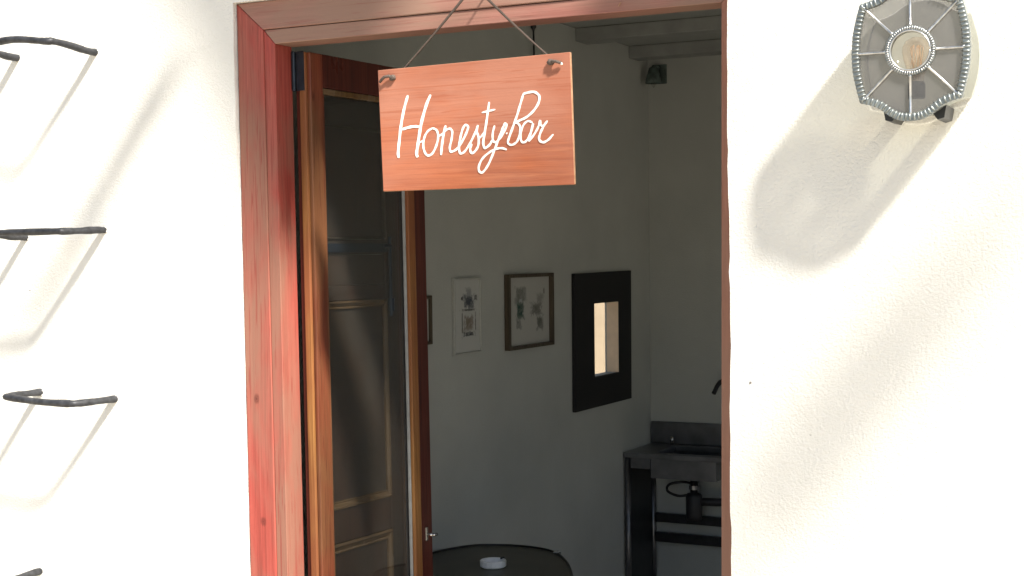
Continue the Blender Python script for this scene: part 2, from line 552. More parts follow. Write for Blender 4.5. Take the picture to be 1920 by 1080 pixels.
# ------------------------------------------------------------------ ground and walls
def sheet(x0, x1, y0, y1, z):
    bm = bmesh.new()
    bm.faces.new([bm.verts.new(p) for p in ((x0, y0, z), (x1, y0, z), (x1, y1, z), (x0, y1, z))])
    return bm

tag(link('paving', sheet(-300, 300, -300, 300, 0.0), M['paving']), kind='structure')
tag(link('room_floor', sheet(-0.2, 3.2, 0.25, 3.1, 0.004), M['floor']), kind='structure')
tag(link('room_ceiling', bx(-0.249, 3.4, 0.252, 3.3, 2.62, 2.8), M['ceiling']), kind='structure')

# wall left of and over the doorway: one rendered face with a slightly ragged arris along the frame
edge = [(-0.128 + LEAN * (2.362 - z) + rng.uniform(-0.0012, 0.0012), z) for z in [0.04 * i for i in range(59)]] + [(-0.128, 2.362)]
outl = [(-3.5, 0.0)] + edge + [(1.238, 2.362), (1.238, 3.2), (-3.5, 3.2)]
w = link('plaster_wall', xz(outl, 0.0, 0.25), M['wall'])
tag(w, 'sunlit white rendered wall carrying iron rungs, left of and above the doorway', 'wall', None, 'thing')

edge = [(1.2385 - 0.002 * z / 2 + rng.uniform(-0.0016, 0.0016) + 0.001 * math.sin(z * 9), z) for z in [0.03 * i for i in range(107)]]
outl = edge[::-1] + [(4.6, 0.0), (4.6, 3.2)]
w = link('plaster_wall', xz(outl, -0.2, 0.249), M['wall'])
tag(w, 'sunlit white rendered wall with the glass lantern on it, right of the doorway', 'wall', None, 'thing')

# room walls; the one with the pictures is thin and has a small window cut through it
WY0, WY1, WZ0, WZ1 = 2.425, 2.688, 1.209, 1.513
bm = bmesh.new()
sq = lambda y0, y1, z0, z1: [(y0, z0), (y1, z0), (y1, z1), (y0, z1)]
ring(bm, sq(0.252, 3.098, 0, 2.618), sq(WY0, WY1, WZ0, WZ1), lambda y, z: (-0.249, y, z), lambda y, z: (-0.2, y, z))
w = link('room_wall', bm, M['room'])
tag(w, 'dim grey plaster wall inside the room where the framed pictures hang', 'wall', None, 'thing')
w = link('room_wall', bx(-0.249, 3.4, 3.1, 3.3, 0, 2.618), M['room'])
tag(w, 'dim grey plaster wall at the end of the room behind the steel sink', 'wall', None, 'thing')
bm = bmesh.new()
ring(bm, sq(0.252, 3.098, 0, 2.618), sq(1.2, 2.4, 0.95, 2.15), lambda y, z: (3.2, y, z), lambda y, z: (3.4, y, z))  # unseen window opening added to let fill light into the room
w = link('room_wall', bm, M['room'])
tag(w, 'side wall of the dim room facing the picture wall, with an added light opening', 'wall', None, 'thing')
w = link('courtyard_wall', bx(-9, -0.3, 7.0, 7.3, 0, 4.2), M['court'])
tag(w, 'sunlit cream wall outside, seen through the small window in the black frame', 'wall', None, 'thing')

# ceiling beams
for y, lab in ((2.29, 'pale painted ceiling beam nearer the doorway, above the black framed window'),
               (2.86, 'pale painted ceiling beam deeper in the room, above the small green lamp')):
    b = link('ceiling_beam', bx(-0.199, 3.199, y, y + 0.11, 2.566, 2.619), M['beam'], bevel=0.004)
    tag(b, lab, 'beam', 'ceiling beams')

# ------------------------------------------------------------------ door frame
fr = thing('door_frame', 'weathered red stained wooden frame with mitred corner round the open doorway', 'door frame', (0.57, 0.05, 0))
Z1, Z2, Z3, Z4 = 2.360, 2.289, 2.2878, 2.252
part('outer_jamb', lean(xz([(-0.126, 0), (-0.126, Z1), (-0.046, Z2 + 0.0005), (-0.046, 0)], 0.012, 0.088), Z1), M['redwood_v'], fr, bevel=0.0022)
part('inner_jamb', lean(xz([(-0.0448, 0), (-0.0448, Z3), (-0.012, Z4 + 0.0005), (-0.012, 0)], 0.0155, 0.0885), Z1, -0.001), M['redwood_v'], fr, bevel=0.0018)
part('outer_head', xz([(-0.1253, Z1 + 0.0008), (1.272, Z1 + 0.0008), (1.19, Z2 + 0.0008), (-0.0455, Z2 + 0.0008)], 0.0125, 0.088), M['redwood_h'], fr, bevel=0.0022)
part('inner_head', xz([(-0.0443, Z3 + 0.0005), (1.186, Z3 + 0.0005), (1.1535, Z4), (-0.0115, Z4)], 0.016, 0.0885), M['redwood_h'], fr, bevel=0.0018)
part('inner_jamb', xz([(1.1535, Z4 - 0.0008), (1.186, Z3 - 0.0008), (1.186, 0), (1.138, 0)], 0.0155, 0.0885), M['shadedwood'], fr, bevel=0.0018)
part('outer_jamb', xz([(1.191, Z2), (1.271, Z1), (1.271, 0), (1.191, 0)], 0.012, 0.088), M['redwood_v'], fr, bevel=0.0022)
part('splinter', tb([(0.918, 0.0115, 2.2635), (0.924, 0.0115, 2.272)], [0.0008, 0.0016], 6), M['signedge'], fr, 'pale splinter on the head of the frame')
part('nail', tb([(0.5957, 0.014, 2.328), (0.5957, -0.062, 2.326)], 0.0022, 8), M['iron'], fr)

# ------------------------------------------------------------------ the open door leaf
dr = thing('door', 'varnished wooden door with long glass pane and lever lock, swung open into the room', 'door', (0.045, 0.095, 0))
th = RAD(85.6)
DU, DN = Vector((math.cos(th), math.sin(th), 0)), Vector((-math.sin(th), math.cos(th), 0))
DO = Vector((0.045, 0.095, 0))
def leaf(s0, s1, t0, t1, z0, z1, bm=None):
    """box along the leaf: s from the hinges, t into its thickness"""
    bm = bm or bmesh.new()
    for v in box(bm, s0, s1, t0, t1, z0, z1):
        s, t, z = v.co
        v.co = DO + DU * s + DN * t + Vector((LEAN * (2.3 - z) - 0.006, 0, z))
    return bm
ZT = 2.238
part('hinge_stile', leaf(0.0, 0.05, 0.0, 0.045, 0.02, ZT), M['brownwood'], dr, bevel=0.003)
part('edge_strip', leaf(-0.010, -0.0005, 0.010, 0.030, 0.02, ZT), M['ochrewood'], dr, 'lighter ochre strip along the hinge edge', bevel=0.002)
part('edge_strip', leaf(-0.005, -0.0004, 0.0312, 0.044, 0.02, ZT), M['darkwood'], dr, bevel=0.0015)
part('lock_stile', leaf(0.445, 0.5, 0.0, 0.045, 0.02, ZT), M['darkwood'], dr, 'dark red upright carrying the lock', bevel=0.003)
part('top_rail', leaf(0.0505, 0.4445, 0.001, 0.044, 2.152, ZT), M['darkwood'], dr, bevel=0.002)
part('bottom_rail', leaf(0.0505, 0.4445, 0.001, 0.044, 0.02, 0.18), M['brownwood'], dr, bevel=0.002)
part('glass_pane', leaf(0.051, 0.444, 0.016, 0.020, 0.181, 2.151), M['pane'], dr)
part('bead', leaf(0.412, 0.4445, -0.003, 0.0155, 0.181, 2.135), M['ochrewood'], dr, 'ochre glazing bead beside the lock stile', bevel=0.003)
part('bead', leaf(0.406, 0.4115, 0.006, 0.0155, 0.181, 2.135), M['putty'], dr, 'thin pale putty bead along the glass', bevel=0.002)
part('bead', leaf(0.051, 0.402, 0.002, 0.0155, 2.136, 2.151), M['moulding'], dr, bevel=0.003)
part('bead', leaf(0.0505, 0.058, 0.004, 0.0155, 0.181, 2.135), M['brownwood'], dr, bevel=0.002)
sh = part('shutter', leaf(0.052, 0.080, 0.030, 0.046, 0.182, 2.150), M['shutter'], dr, 'old brown panelled inner shutter behind the glass')
for name, a in (('stile', (0.345, 0.443, 0.0302, 0.046, 0.182, 2.150)), ('rail', (0.0805, 0.3445, 0.0304, 0.046, 2.065, 2.149)),
                ('rail', (0.0805, 0.3445, 0.0304, 0.046, 1.722, 1.762)), ('rail', (0.0805, 0.3445, 0.0304, 0.046, 1.600, 1.640)),
                ('rail', (0.0805, 0.3445, 0.0304, 0.046, 0.962, 1.050)), ('rail', (0.0805, 0.3445, 0.0304, 0.046, 0.182, 0.30))):
    part(name, leaf(*a), M['shutter'], sh, bevel=0.002)
pz = ((1.762, 2.065, 0.006, 'mouldingdark'), (1.050, 1.600, 0.016, 'moulding'), (0.30, 0.962, 0.020, 'moulding'))
for z0, z1, g, mk in pz:
    part('panel', leaf(0.081, 0.344, 0.038, 0.044, z0 + 0.0005, z1 - 0.0005), M['shutter'], sh)
    bm = bmesh.new()
    gz = g * 1.35
    o0, o1, i0, i1 = [(0.081, z0 + 0.001), (0.344, z0 + 0.001), (0.344, z1 - 0.001), (0.081, z1 - 0.001)], None, None, None
    i0 = [(0.081 + g * 0.7, z0 + gz), (0.344 - g * 0.7, z0 + gz), (0.344 - g * 0.7, z1 - gz), (0.081 + g * 0.7, z1 - gz)]
    cen = lambda s_, t_, z_: tuple(DO + DU * s_ + DN * t_ + Vector((LEAN * (2.3 - z_) - 0.006, 0, z_)))
    prev = None                                   # stepped ogee run round the panel
    for f, t in ((0.0, 0.0376), (0.0, 0.0255), (0.25, 0.0245), (0.35, 0.0280), (0.75, 0.0330), (0.85, 0.0315), (1.0, 0.0320), (1.0, 0.0376)):
        row = [bm.verts.new(cen(p[0] + (q[0] - p[0]) * f, t, p[1] + (q[1] - p[1]) * f)) for p, q in zip(o0, i0)]
        if prev:
            for i in range(4):
                j = (i + 1) % 4
                bm.faces.new((prev[i], prev[j], row[j], row[i]))
        prev = row
    part('moulding', bm, M[mk], sh)
part('panel', leaf(0.081, 0.344, 0.0345, 0.044, 1.6405, 1.7215), M['shutter'], sh)
part('reflection_band', leaf(0.083, 0.352, 0.026, 0.0300, 1.728, 1.752), M['hinge'], sh, 'dark blue band in place of a reflection in the glass', bevel=0.001)  # made-up band painting the dark bluish reflection in the glass
def lp(s, t, z):
    return DO + DU * s + DN * t + Vector((LEAN * (2.3 - z) - 0.006, 0, z))
part('bolt', tb([lp(0.358, 0.024, 1.55), lp(0.358, 0.024, 1.77)], 0.005, 8), M['hinge'], sh)
bm = tb([lp(0.358, 0.024, 1.565), lp(0.358, 0.024, 1.60)], 0.010, 8)
tube(bm, [lp(0.33, 0.024, 1.745), lp(0.358, 0.022, 1.745)], 0.006, 8)
part('bolt_knob', bm, M['hinge'], sh)
e = part('lock_plate', leaf(0.464, 0.474, -0.003, -0.0003, 0.908, 0.946), M['steelbright'], dr, bevel=0.001)
bm = tb([lp(0.469, -0.003, 0.926), lp(0.469, -0.022, 0.926)], [0.004, 0.0045], 10)
tube(bm, [lp(0.469, -0.022, 0.926), lp(0.474, -0.026, 0.926), lp(0.482, -0.027, 0.926)], 0.0042, 10)
part('lever', bm, M['steelbright'], e, smooth=True)
for zc in (2.19, 0.25):
    h = part('hinge', leaf(-0.0125, -0.0105, 0.012, 0.036, zc - 0.05, zc + 0.05), M['hinge'], dr)
    part('knuckle', tb([lp(-0.013, 0.044, zc - 0.05), lp(-0.013, 0.044, zc + 0.05)], 0.006, 10), M['hinge'], h)

# ------------------------------------------------------------------ the hanging sign
SX, SY, SZ = 0.593, -0.060, 2.013
sg = thing('hanging_sign', 'orange wooden board hung on twine, hand lettered Honesty Bar in white', 'sign', (SX, SY, SZ))
bd = xz([(0.341, 2.153), (0.835, 2.160), (0.843, 1.870), (0.352, 1.869)], SY - 0.006, SY + 0.003)
bo = part('board', bd, [M['signwood'], M['signedge']], sg, bevel=0.0012)
for f in bo.data.polygons:
    if abs(f.normal.y) < 0.5:
        f.material_index = 1
bm = bmesh.new()
yy = SY - 0.0066
for k, (wd, pts) in enumerate(STROKES):
    P = spline([(x / 1000.0, 0, z / 1000.0) for x, z in pts], 7)
    n = len(P)
    L, R, L2, R2 = [], [], [], []
    for i, p in enumerate(P):
        t = (P[min(i + 1, n - 1)] - P[max(i - 1, 0)]).normalized()
        nrm = Vector((-t.z, 0, t.x))
        q = i / (n - 1)
        wob = 1 + 0.10 * math.sin(i * 0.9 + k * 2.1)
        cap = 0.55 if i in (0, n - 1) else (0.88 if i in (1, n - 2) else 1.0)
        hw = wd / 2550.0 * wob * cap * (0.95 + 0.1 * math.sin(q * 3.1))
        y = yy - k * 0.00003 - q * 0.0004
        b = Vector((SX, 0, SZ))
        for lst, sgn, yv in ((L, 1, y), (R, -1, y), (L2, 1, SY - 0.0062), (R2, -1, SY - 0.0062)):
            v = b + p + nrm * hw * sgn
            lst.append(bm.verts.new((v.x, yv, v.z)))
    for i in range(n - 1):
        bm.faces.new((L[i], L[i + 1], R[i + 1], R[i]))
        bm.faces.new((L[i], L2[i], L2[i + 1], L[i + 1]))
        bm.faces.new((R[i], R[i + 1], R2[i + 1], R2[i]))
    bm.faces.new((L[0], R[0], R2[0], L2[0]))
    bm.faces.new((L[-1], L2[-1], R2[-1], R[-1]))
part('lettering', bm, M['white'], sg, 'white hand painted script reading Honesty Bar')
AP = (0.5957, -0.060, 2.3285)
for hx, hz, tail in ((0.3833, 2.1325, ((0.376, -0.074, 2.1365), (0.366, -0.078, 2.1345), (0.356, -0.074, 2.129), (0.3497, -0.071, 2.124))),
                     (0.7893, 2.1402, ((0.797, -0.074, 2.1415), (0.806, -0.077, 2.1400), (0.8165, -0.073, 2.1365)))):
    path = [(hx, SY - 0.004, hz), (hx, SY + 0.008, hz + 0.004), (hx * 0.93 + AP[0] * 0.07, SY + 0.009, hz + 0.017)]
    a = Vector(path[-1])
    for q in (0.25, 0.5, 0.75, 1.0):
        path.append(tuple(a.lerp(Vector(AP), q) + Vector((0, 0, -0.003 * math.sin(q * 3.14)))))
    part('string', tb(path, [0.0022, 0.0022, 0.0022, 0.0024, 0.0027, 0.0031, 0.0035], 8), M['twine'], sg, smooth=True)
    bm = bmesh.new()
    bmesh.ops.create_icosphere(bm, subdivisions=2, radius=0.0085)
    for v in bm.verts:
        v.co = Vector((v.co.x * 1.0, v.co.y * 0.7, v.co.z * 0.85)) * (1 + rng.uniform(-0.15, 0.15)) + Vector((hx, SY - 0.010, hz))
    tube(bm, [(hx, SY - 0.010, hz)] + list(tail), [0.004, 0.0038, 0.0036, 0.0034, 0.003][:len(tail) + 1], 7)
    part('knot', bm, M['twine'], sg, smooth=True)
bm = bmesh.new()
bmesh.ops.create_icosphere(bm, subdivisions=1, radius=0.0032)
for v in bm.verts:
    v.co += Vector((0.8175, -0.0725, 2.1345))
part('string_end', bm, M['white'], sg, 'pale frayed end of the twine')

# ------------------------------------------------------------------ the wall lantern
LC = Vector((1.6145, -0.330, 2.0735))
ln = thing('wall_lantern', 'grey leaded glass lantern with round centre and clear bulb on white wall', 'lantern', (LC.x, -0.2, LC.z))
q0 = [(0.0, -0.1245), (0.020, -0.122), (0.037, -0.1135), (0.054, -0.1005), (0.071, -0.093), (0.0885, -0.0885)]
q1 = [(0.0885, -0.0885), (0.0955, -0.062), (0.1015, -0.032), (0.1035, 0.0)]
def half(pts, sub):
    return [(p.x, p.y) for p in spline([(a, b, 0) for a, b in pts], sub)]
qq = half(q0, 6)[:-1] + half(q1, 8)           # bottom centre -> right middle
qr = qq[:-1] + [(x, -z) for x, z in reversed(qq)][:-1]
OUT = qr + [(-x, -z) for x, z in qr]           # closed, counter-clockwise from bottom centre
ANG = [(math.atan2(z, x), math.hypot(x, z)) for x, z in OUT]
ANG.sort()
def rad_at(a):
    a = (a + math.pi) % (2 * math.pi) - math.pi
    ext = [(ANG[-1][0] - 2 * math.pi, ANG[-1][1])] + ANG + [(ANG[0][0] + 2 * math.pi, ANG[0][1])]
    for (a0, r0), (a1, r1) in zip(ext, ext[1:]):
        if a0 <= a <= a1:
            return r0 + (r1 - r0) * (a - a0) / max(1e-9, a1 - a0)
    return ANG[0][1]
def lw(x, y, z):
    return (LC.x + x, LC.y + y, LC.z + z)
def scaled(d):
    res = []
    for x, z in OUT:
        r = math.hypot(x, z)
        res.append((x * (r - d) / r, z * (r - d) / r))
    return res
bm = bmesh.new()
ring(bm, OUT, scaled(0.0125), lambda x, z: lw(x, 0.0, z), lambda x, z: lw(x, 0.012, z))
bo = part('border', bm, M['lead'], ln)
bm = bmesh.new()
cum, acc = [0.0], 0.0
for i in range(len(OUT)):
    a, b = OUT[i], OUT[(i + 1) % len(OUT)]
    acc += math.hypot(b[0] - a[0], b[1] - a[1])
    cum.append(acc)
nr = 96
for k in range(nr):
    d = acc * k / nr
    i = max(j for j in range(len(OUT)) if cum[j] <= d)
    a, b = OUT[i], OUT[(i + 1) % len(OUT)]
    f = (d - cum[i]) / max(1e-9, cum[i + 1] - cum[i])
    p = Vector((a[0] + (b[0] - a[0]) * f, 0, a[1] + (b[1] - a[1]) * f))
    t = Vector((b[0] - a[0], 0, b[1] - a[1])).normalized()
    nn = Vector((-t.z, 0, t.x))
    if nn.dot(p) > 0:
        nn = -nn
    jit = rng.uniform(-0.0005, 0.0005)
    tube(bm, [lw(*(p + nn * 0.0004 + Vector((0, 0.002, 0)))), lw(*(p + nn * 0.004 + Vector((0, -0.0012, 0)) + t * jit)),
              lw(*(p + nn * 0.010 + Vector((0, -0.0012, 0)) + t * jit)), lw(*(p + nn * 0.0128 + Vector((0, 0.002, 0))))], 0.0021, 6)
part('corrugation', bm, M['lead'], bo, smooth=True)
circ = lambda r, n=48: [(r * math.cos(2 * math.pi * k / n), r * math.sin(2 * math.pi * k / n)) for k in range(n)]
bm = bmesh.new()
ring(bm, circ(0.0440), circ(0.0335), lambda x, z: lw(x, -0.001, z), lambda x, z: lw(x, 0.010, z))
rg = part('centre_ring', bm, M['lead'], ln)
bm = bmesh.new()
for k in range(60):
    a = 2 * math.pi * k / 60
    c, s = math.cos(a), math.sin(a)
    tube(bm, [lw(c * 0.0375, -0.0022, s * 0.0375), lw(c * 0.0432, -0.0018, s * 0.0432)], 0.0013, 5)
part('corrugation', bm, M['solder'], rg, smooth=True)
bm = bmesh.new()
tube(bm, [lw(0.0352 * math.cos(a), -0.0025, 0.0352 * math.sin(a)) for a in [2 * math.pi * k / 48 for k in range(49)]], 0.0016, 8)
part('bezel', bm, M['solder'], rg, smooth=True)
part('lens', lt([(0, -0.002), (0.018, -0.001), (0.034, 0.003), (0.034, 0.005), (0, 0.003)], 40, lw(0, 0, 0), 'Y'), M['lens'], ln, smooth=True)
SP = [math.pi * (0.5 * k) for k in range(4)]
cor = math.atan2(0.0885, 0.0885)
SP = sorted([0.0, math.pi / 2, math.pi, 3 * math.pi / 2, cor, math.pi - cor, math.pi + cor, 2 * math.pi - cor])
for k, a in enumerate(SP):
    r1 = rad_at(a) - 0.010
    c, s = math.cos(a), math.sin(a)
    part('spoke', tb([lw(c * 0.0435, 0.001, s * 0.0435), lw(c * 0.047, 0.0022, s * 0.047), lw(c * (r1 - 0.006), 0.0024, s * (r1 - 0.006)), lw(c * r1, 0.001, s * r1)],
                     [0.0036, 0.0026, 0.0024, 0.0034], 8), M['solder'], ln, smooth=True)
    a1 = SP[(k + 1) % 8] + (2 * math.pi if k == 7 else 0)
    n = 14
    outer = [((rad_at(a + (a1 - a) * i / n) - 0.009), a + (a1 - a) * i / n) for i in range(n + 1)]
    pts = [(r * math.cos(t), r * math.sin(t)) for r, t in outer] + [(0.042 * math.cos(a1 + (a - a1) * i / 6), 0.042 * math.sin(a1 + (a - a1) * i / 6)) for i in range(7)]
    bm = bmesh.new()
    tl = rng.uniform(-0.0008, 0.0008)
    prism(bm, pts, lambda x, z: lw(x, 0.0045 + tl + x * rng.uniform(0, 0.001), z), lambda x, z: lw(x, 0.0072 + tl, z))
    part('pane', bm, M['smoke'], ln)
# body: side shell of opal panels between the front border and the wall plate
bm = bmesh.new()
prev = None
for y, g in ((0.012, 0.0), (0.018, 0.003), (0.060, 0.007), (0.100, 0.006), (0.124, 0.0)):
    row = [bm.verts.new(lw(x * (0.99 + g / 0.1), y, z * (0.985 - y * 0.9))) for x, z in OUT]
    if prev:
        for i in range(len(row)):
            j = (i + 1) % len(row)
            bm.faces.new((prev[i], prev[j], row[j], row[i]))
    prev = row
bmesh.ops.solidify(bm, geom=list(bm.faces), thickness=0.002)
part('side_panel', bm, M['opal'], ln, 'pale opal sides of the lantern', smooth=False)
bm = bmesh.new()
prism(bm, [(x * 0.97, z * 0.86) for x, z in OUT], lambda x, z: lw(x, 0.1245, z), lambda x, z: lw(x, 0.1295, z))
part('wall_plate', bm, M['backplate'], ln)
for s in (-1, 1):
    bm = bmesh.new()
    pts = [(0.028, -0.104), (0.056, -0.096), (0.052, -0.118), (0.040, -0.121)]
    prism(bm, [(s * x, z) for x, z in pts], lambda x, z: lw(x, 0.040, z), lambda x, z: lw(x, 0.124, z))
    part('bracket', bm, M['darkmetal'], ln)
bc = Vector(lw(0.001, 0.055, 0.0))
prof = [(0.0, 0.031), (0.010, 0.0295), (0.019, 0.024), (0.0245, 0.014), (0.0255, 0.004), (0.023, -0.010), (0.018, -0.027), (0.0135, -0.042), (0.0125, -0.052)]
bl = part('bulb', lt(prof, 28, bc), M['bulb'], ln, smooth=True)
bm = bmesh.new()
for k in range(5):
    a = 2 * math.pi * k / 5 + 0.3
    c, s = math.cos(a), math.sin(a)
    tube(bm, [bc + Vector((c * 0.004, s * 0.004, -0.045)), bc + Vector((c * 0.012, s * 0.012, 0.012)), bc + Vector((c * 0.006, s * 0.006, 0.016)),
              bc + Vector((math.cos(a + 0.7) * 0.010, math.sin(a + 0.7) * 0.010, -0.02))], 0.0007, 5)
part('filament', bm, M['filament'], bl)
part('socket', lt([(0, -0.049), (0.0135, -0.050), (0.0155, -0.056), (0.0155, -0.080), (0, -0.081)], 20, bc), M['darkmetal'], bl, smooth=False)

# ------------------------------------------------------------------ iron rungs on the left wall
def rung(root, path, r):
    P = spline(path, 5)
    rr = [r * (1 + 0.07 * math.sin(i * 0.7 + root.location.z * 9) + rng.uniform(-0.05, 0.05)) for i in range(len(P))]
    bm = bmesh.new()
    tube(bm, P, rr, 9, 0.85)
    part('bar', bm, M['iron'], root, smooth=True)
    for e in (path[0], path[-1]):
        for j in range(3):                       # a few flakes of broken render around the end
            a = rng.uniform(0, 6.28)
            c = Vector((e[0], -0.0015, e[2])) + Vector((math.cos(a), 0, math.sin(a))) * rng.uniform(0.008, 0.013)
            b2 = bmesh.new()
            bmesh.ops.create_icosphere(b2, subdivisions=1, radius=rng.uniform(0.0015, 0.003))
            for v in b2.verts:
                v.co = Vector((v.co.x, v.co.y * 0.5, v.co.z)) + c
            part('plaster_chip', b2, M['wall'], root)

RG = 'iron rungs set in the white wall'
R_ = 0.0112
for lab, xr, zr, xl, zl, pr, ur, ul, bow in (
        ('topmost bent iron rung in the white wall, level with the top of the door', -0.588, 2.271, -0.870, 2.276, 0.150, 0.012, 0.012, 0.010),
        ('straight looking iron rung second from the top, at eye height', -0.567, 1.794, -0.851, 1.779, 0.145, -0.004, 0.010, 0.000),
        ('iron rung third from the top, showing its whole U shape', -0.540, 1.342, -0.808, 1.351, 0.138, 0.000, 0.000, -0.003),
        ('lowest iron rung, only its end showing at the bottom of the photo', -0.515, 0.805, -0.821, 0.852, 0.140, 0.000, -0.004, 0.0)):
    t = thing('wall_rung', lab, 'rung', ((xr + xl) / 2, 0, (zr + zl) / 2), RG)
    rung(t, [(xr, 0.02, zr), (xr, -0.03, zr), (xr - 0.004, -0.085, zr + ur * 0.6), (xr - 0.012, -pr + 0.012, zr + ur), (xr - 0.030, -pr, zr + ur),
             ((xr + xl) / 2, -pr - 0.003, (zr + zl) / 2 + (ur + ul) / 2 + bow), (xl + 0.030, -pr, zl + ul), (xl + 0.010, -pr + 0.012, zl + ul),
             (xl + 0.002, -0.08, zl + ul * 0.4), (xl, -0.03, zl), (xl, 0.02, zl)], R_)

# ------------------------------------------------------------------ pictures on the room wall
def artmat(name, paper, blobs, seed=0.0):
    m, nt, b = newmat(name)
    tc = N(nt, 'ShaderNodeTexCoord')
    sp = N(nt, 'ShaderNodeSeparateXYZ')
    nt.links.new(tc.outputs['Object'], sp.inputs[0])
    def math_(op, a, c=None):
        n = N(nt, 'ShaderNodeMath', operation=op)
        for i, v in enumerate((a, c)):
            if v is None:
                continue
            if isinstance(v, (int, float)):
                n.inputs[i].default_value = v
            else:
                nt.links.new(v, n.inputs[i])
        return n.outputs[0]
    col = paper
    for k, (cx, cz, hx, hz, c, sc, amt) in enumerate(blobs):
        mp = N(nt, 'ShaderNodeMapping')
        mp.inputs['Location'].default_value = (seed, k * 3.1, k * 1.7)
        nt.links.new(tc.outputs['Object'], mp.inputs[0])
        n = noise(nt, mp.outputs[0], sc, 4, 0.6)
        du = math_('DIVIDE', math_('ABSOLUTE', math_('SUBTRACT', sp.outputs['Y'], cx / 1000)), hx / 1000)
        dv = math_('DIVIDE', math_('ABSOLUTE', math_('SUBTRACT', sp.outputs['Z'], cz / 1000)), hz / 1000)
        d = math_('ADD', math_('MAXIMUM', du, dv), math_('MULTIPLY', math_('SUBTRACT', n, 0.5), 2.2))
        f = ramp(nt, d, [(0.55, amt), (1.15, 0.0)])
        f = math_('MULTIPLY', f, ramp(nt, n, [(0.30, 0.55), (0.55, 1.0)]))
        col = mix(nt, f, col, c)
    nt.links.new(col, b.inputs['Base Color'])
    b.inputs['Roughness'].default_value = 0.6
    return m

PAPER = (0.46, 0.46, 0.43)
art_a = artmat('ink_drawing', (0.50, 0.51, 0.49), [
    (14, 48, 44, 28, (0.05, 0.06, 0.08), 70, 1.0), (14, 80, 26, 16, (0.22, 0.23, 0.24), 80, 0.8), (-36, 62, 10, 9, (0.03, 0.03, 0.035), 60, 1.0),
    (64, 62, 10, 9, (0.03, 0.03, 0.035), 60, 1.0), (14, 20, 52, 4, (0.06, 0.06, 0.06), 60, 1.0), (-34, -26, 4, 42, (0.05, 0.05, 0.05), 60, 1.0),
    (62, -26, 4, 42, (0.08, 0.08, 0.08), 60, 0.9), (14, -24, 42, 30, (0.17, 0.13, 0.095), 50, 0.9), (14, -63, 48, 9, (0.03, 0.035, 0.045), 60, 1.0)], 2.0)
art_b = artmat('green_wash_sketch', PAPER, [
    (-69, 60, 52, 34, (0.13, 0.14, 0.125), 40, 0.9), (-74, 4, 36, 36, (0.010, 0.055, 0.040), 40, 1.0), (-88, -46, 26, 22, (0.15, 0.16, 0.15), 50, 0.9),
    (-68, 40, 14, 8, (0.42, 0.44, 0.44), 60, 0.9), (95, -48, 32, 28, (0.10, 0.105, 0.095), 40, 0.95), (66, 4, 52, 26, (0.10, 0.10, 0.09), 75, 0.9),
    (96, 44, 36, 22, (0.22, 0.22, 0.20), 50, 0.8), (132, 70, 10, 14, (0.14, 0.14, 0.13), 60, 0.8)], 5.0)
art_c = artmat('pale_sketch', PAPER, [(0, 0, 60, 40, (0.2, 0.2, 0.18), 40, 0.8)], 9.0)

def picture(name, label, y0, y1, z0, z1, fw, fd, fmat, art):
    yc, zc = (y0 + y1) / 2, (z0 + z1) / 2
    t = thing(name, label, 'picture', (-0.2, yc, zc))
    bm = bmesh.new()
    ring(bm, sq(y0, y1, z0, z1), sq(y0 + fw, y1 - fw, z0 + fw, z1 - fw), lambda y, z: (-0.1995, y, z), lambda y, z: (-0.1995 + fd, y, z))
    part('frame', bm, fmat, t, bevel=0.0015)
    bm = bmesh.new()
    box(bm, 0.0008, 0.006, y0 + fw - yc + 0.0005, y1 - fw - yc - 0.0005, z0 + fw - zc + 0.0005, z1 - fw - zc - 0.0005)
    p = link('drawing', bm, art, t)
    return t
picture('framed_picture', 'narrow upright ink drawing in a thin white frame, beside the open door', 1.251, 1.443, 1.379, 1.639, 0.006, 0.012, M['greywhite'], art_a)
picture('framed_picture', 'green and grey sketch in brown wooden frame, next to the black frame', 1.640, 2.022, 1.3695, 1.6455, 0.013, 0.022, M['framewood'], art_b)
picture('framed_picture', 'thin wooden picture frame almost hidden behind the open door', 0.83, 1.095, 1.428, 1.587, 0.010, 0.015, M['framewood'], art_c)

# small window in its wide black surround
wt = thing('small_window', 'small bright window opening inside a tall black wooden surround', 'window', (-0.2, 2.53, 1.36))
bm = bmesh.new()
ring(bm, [(2.230, 1.085), (2.827, 1.085), (2.833, 1.642), (2.232, 1.638)], sq(WY0 + 0.001, WY1 - 0.001, WZ0 + 0.001, WZ1 - 0.001),
     lambda y, z: (-0.1995, y, z), lambda y, z: (-0.184, y, z))
part('surround', bm, M['blackwood'], wt, bevel=0.0015)
part('lining', bx(-0.239, -0.186, WY1 - 0.004, WY1 - 0.0012, WZ0 + 0.0015, WZ1 - 0.0015), M['lining'], wt)
part('pane', bx(-0.243, -0.240, WY0 + 0.001, WY1 - 0.001, WZ0 + 0.001, WZ1 - 0.001), M['clearpane'], wt)

# cord on a hook high on the room wall
ct = thing('ceiling_pull', 'thin dark cord hanging from a hook on the room wall, behind the sign', 'cord', (-0.185, 1.88, 2.57))
part('hook', lt([(0, 0.012), (0.010, 0.010), (0.011, 0.0), (0.005, -0.010), (0.003, -0.02), (0, -0.021)], 12, (-0.187, 1.88, 2.565)), M['darkmetal'], ct, smooth=True)
part('pull_cord', tb([(-0.187, 1.88, 2.55), (-0.186, 1.881, 2.45), (-0.187, 1.882, 2.26)], 0.0038, 8), M['darkmetal'], ct, smooth=True)

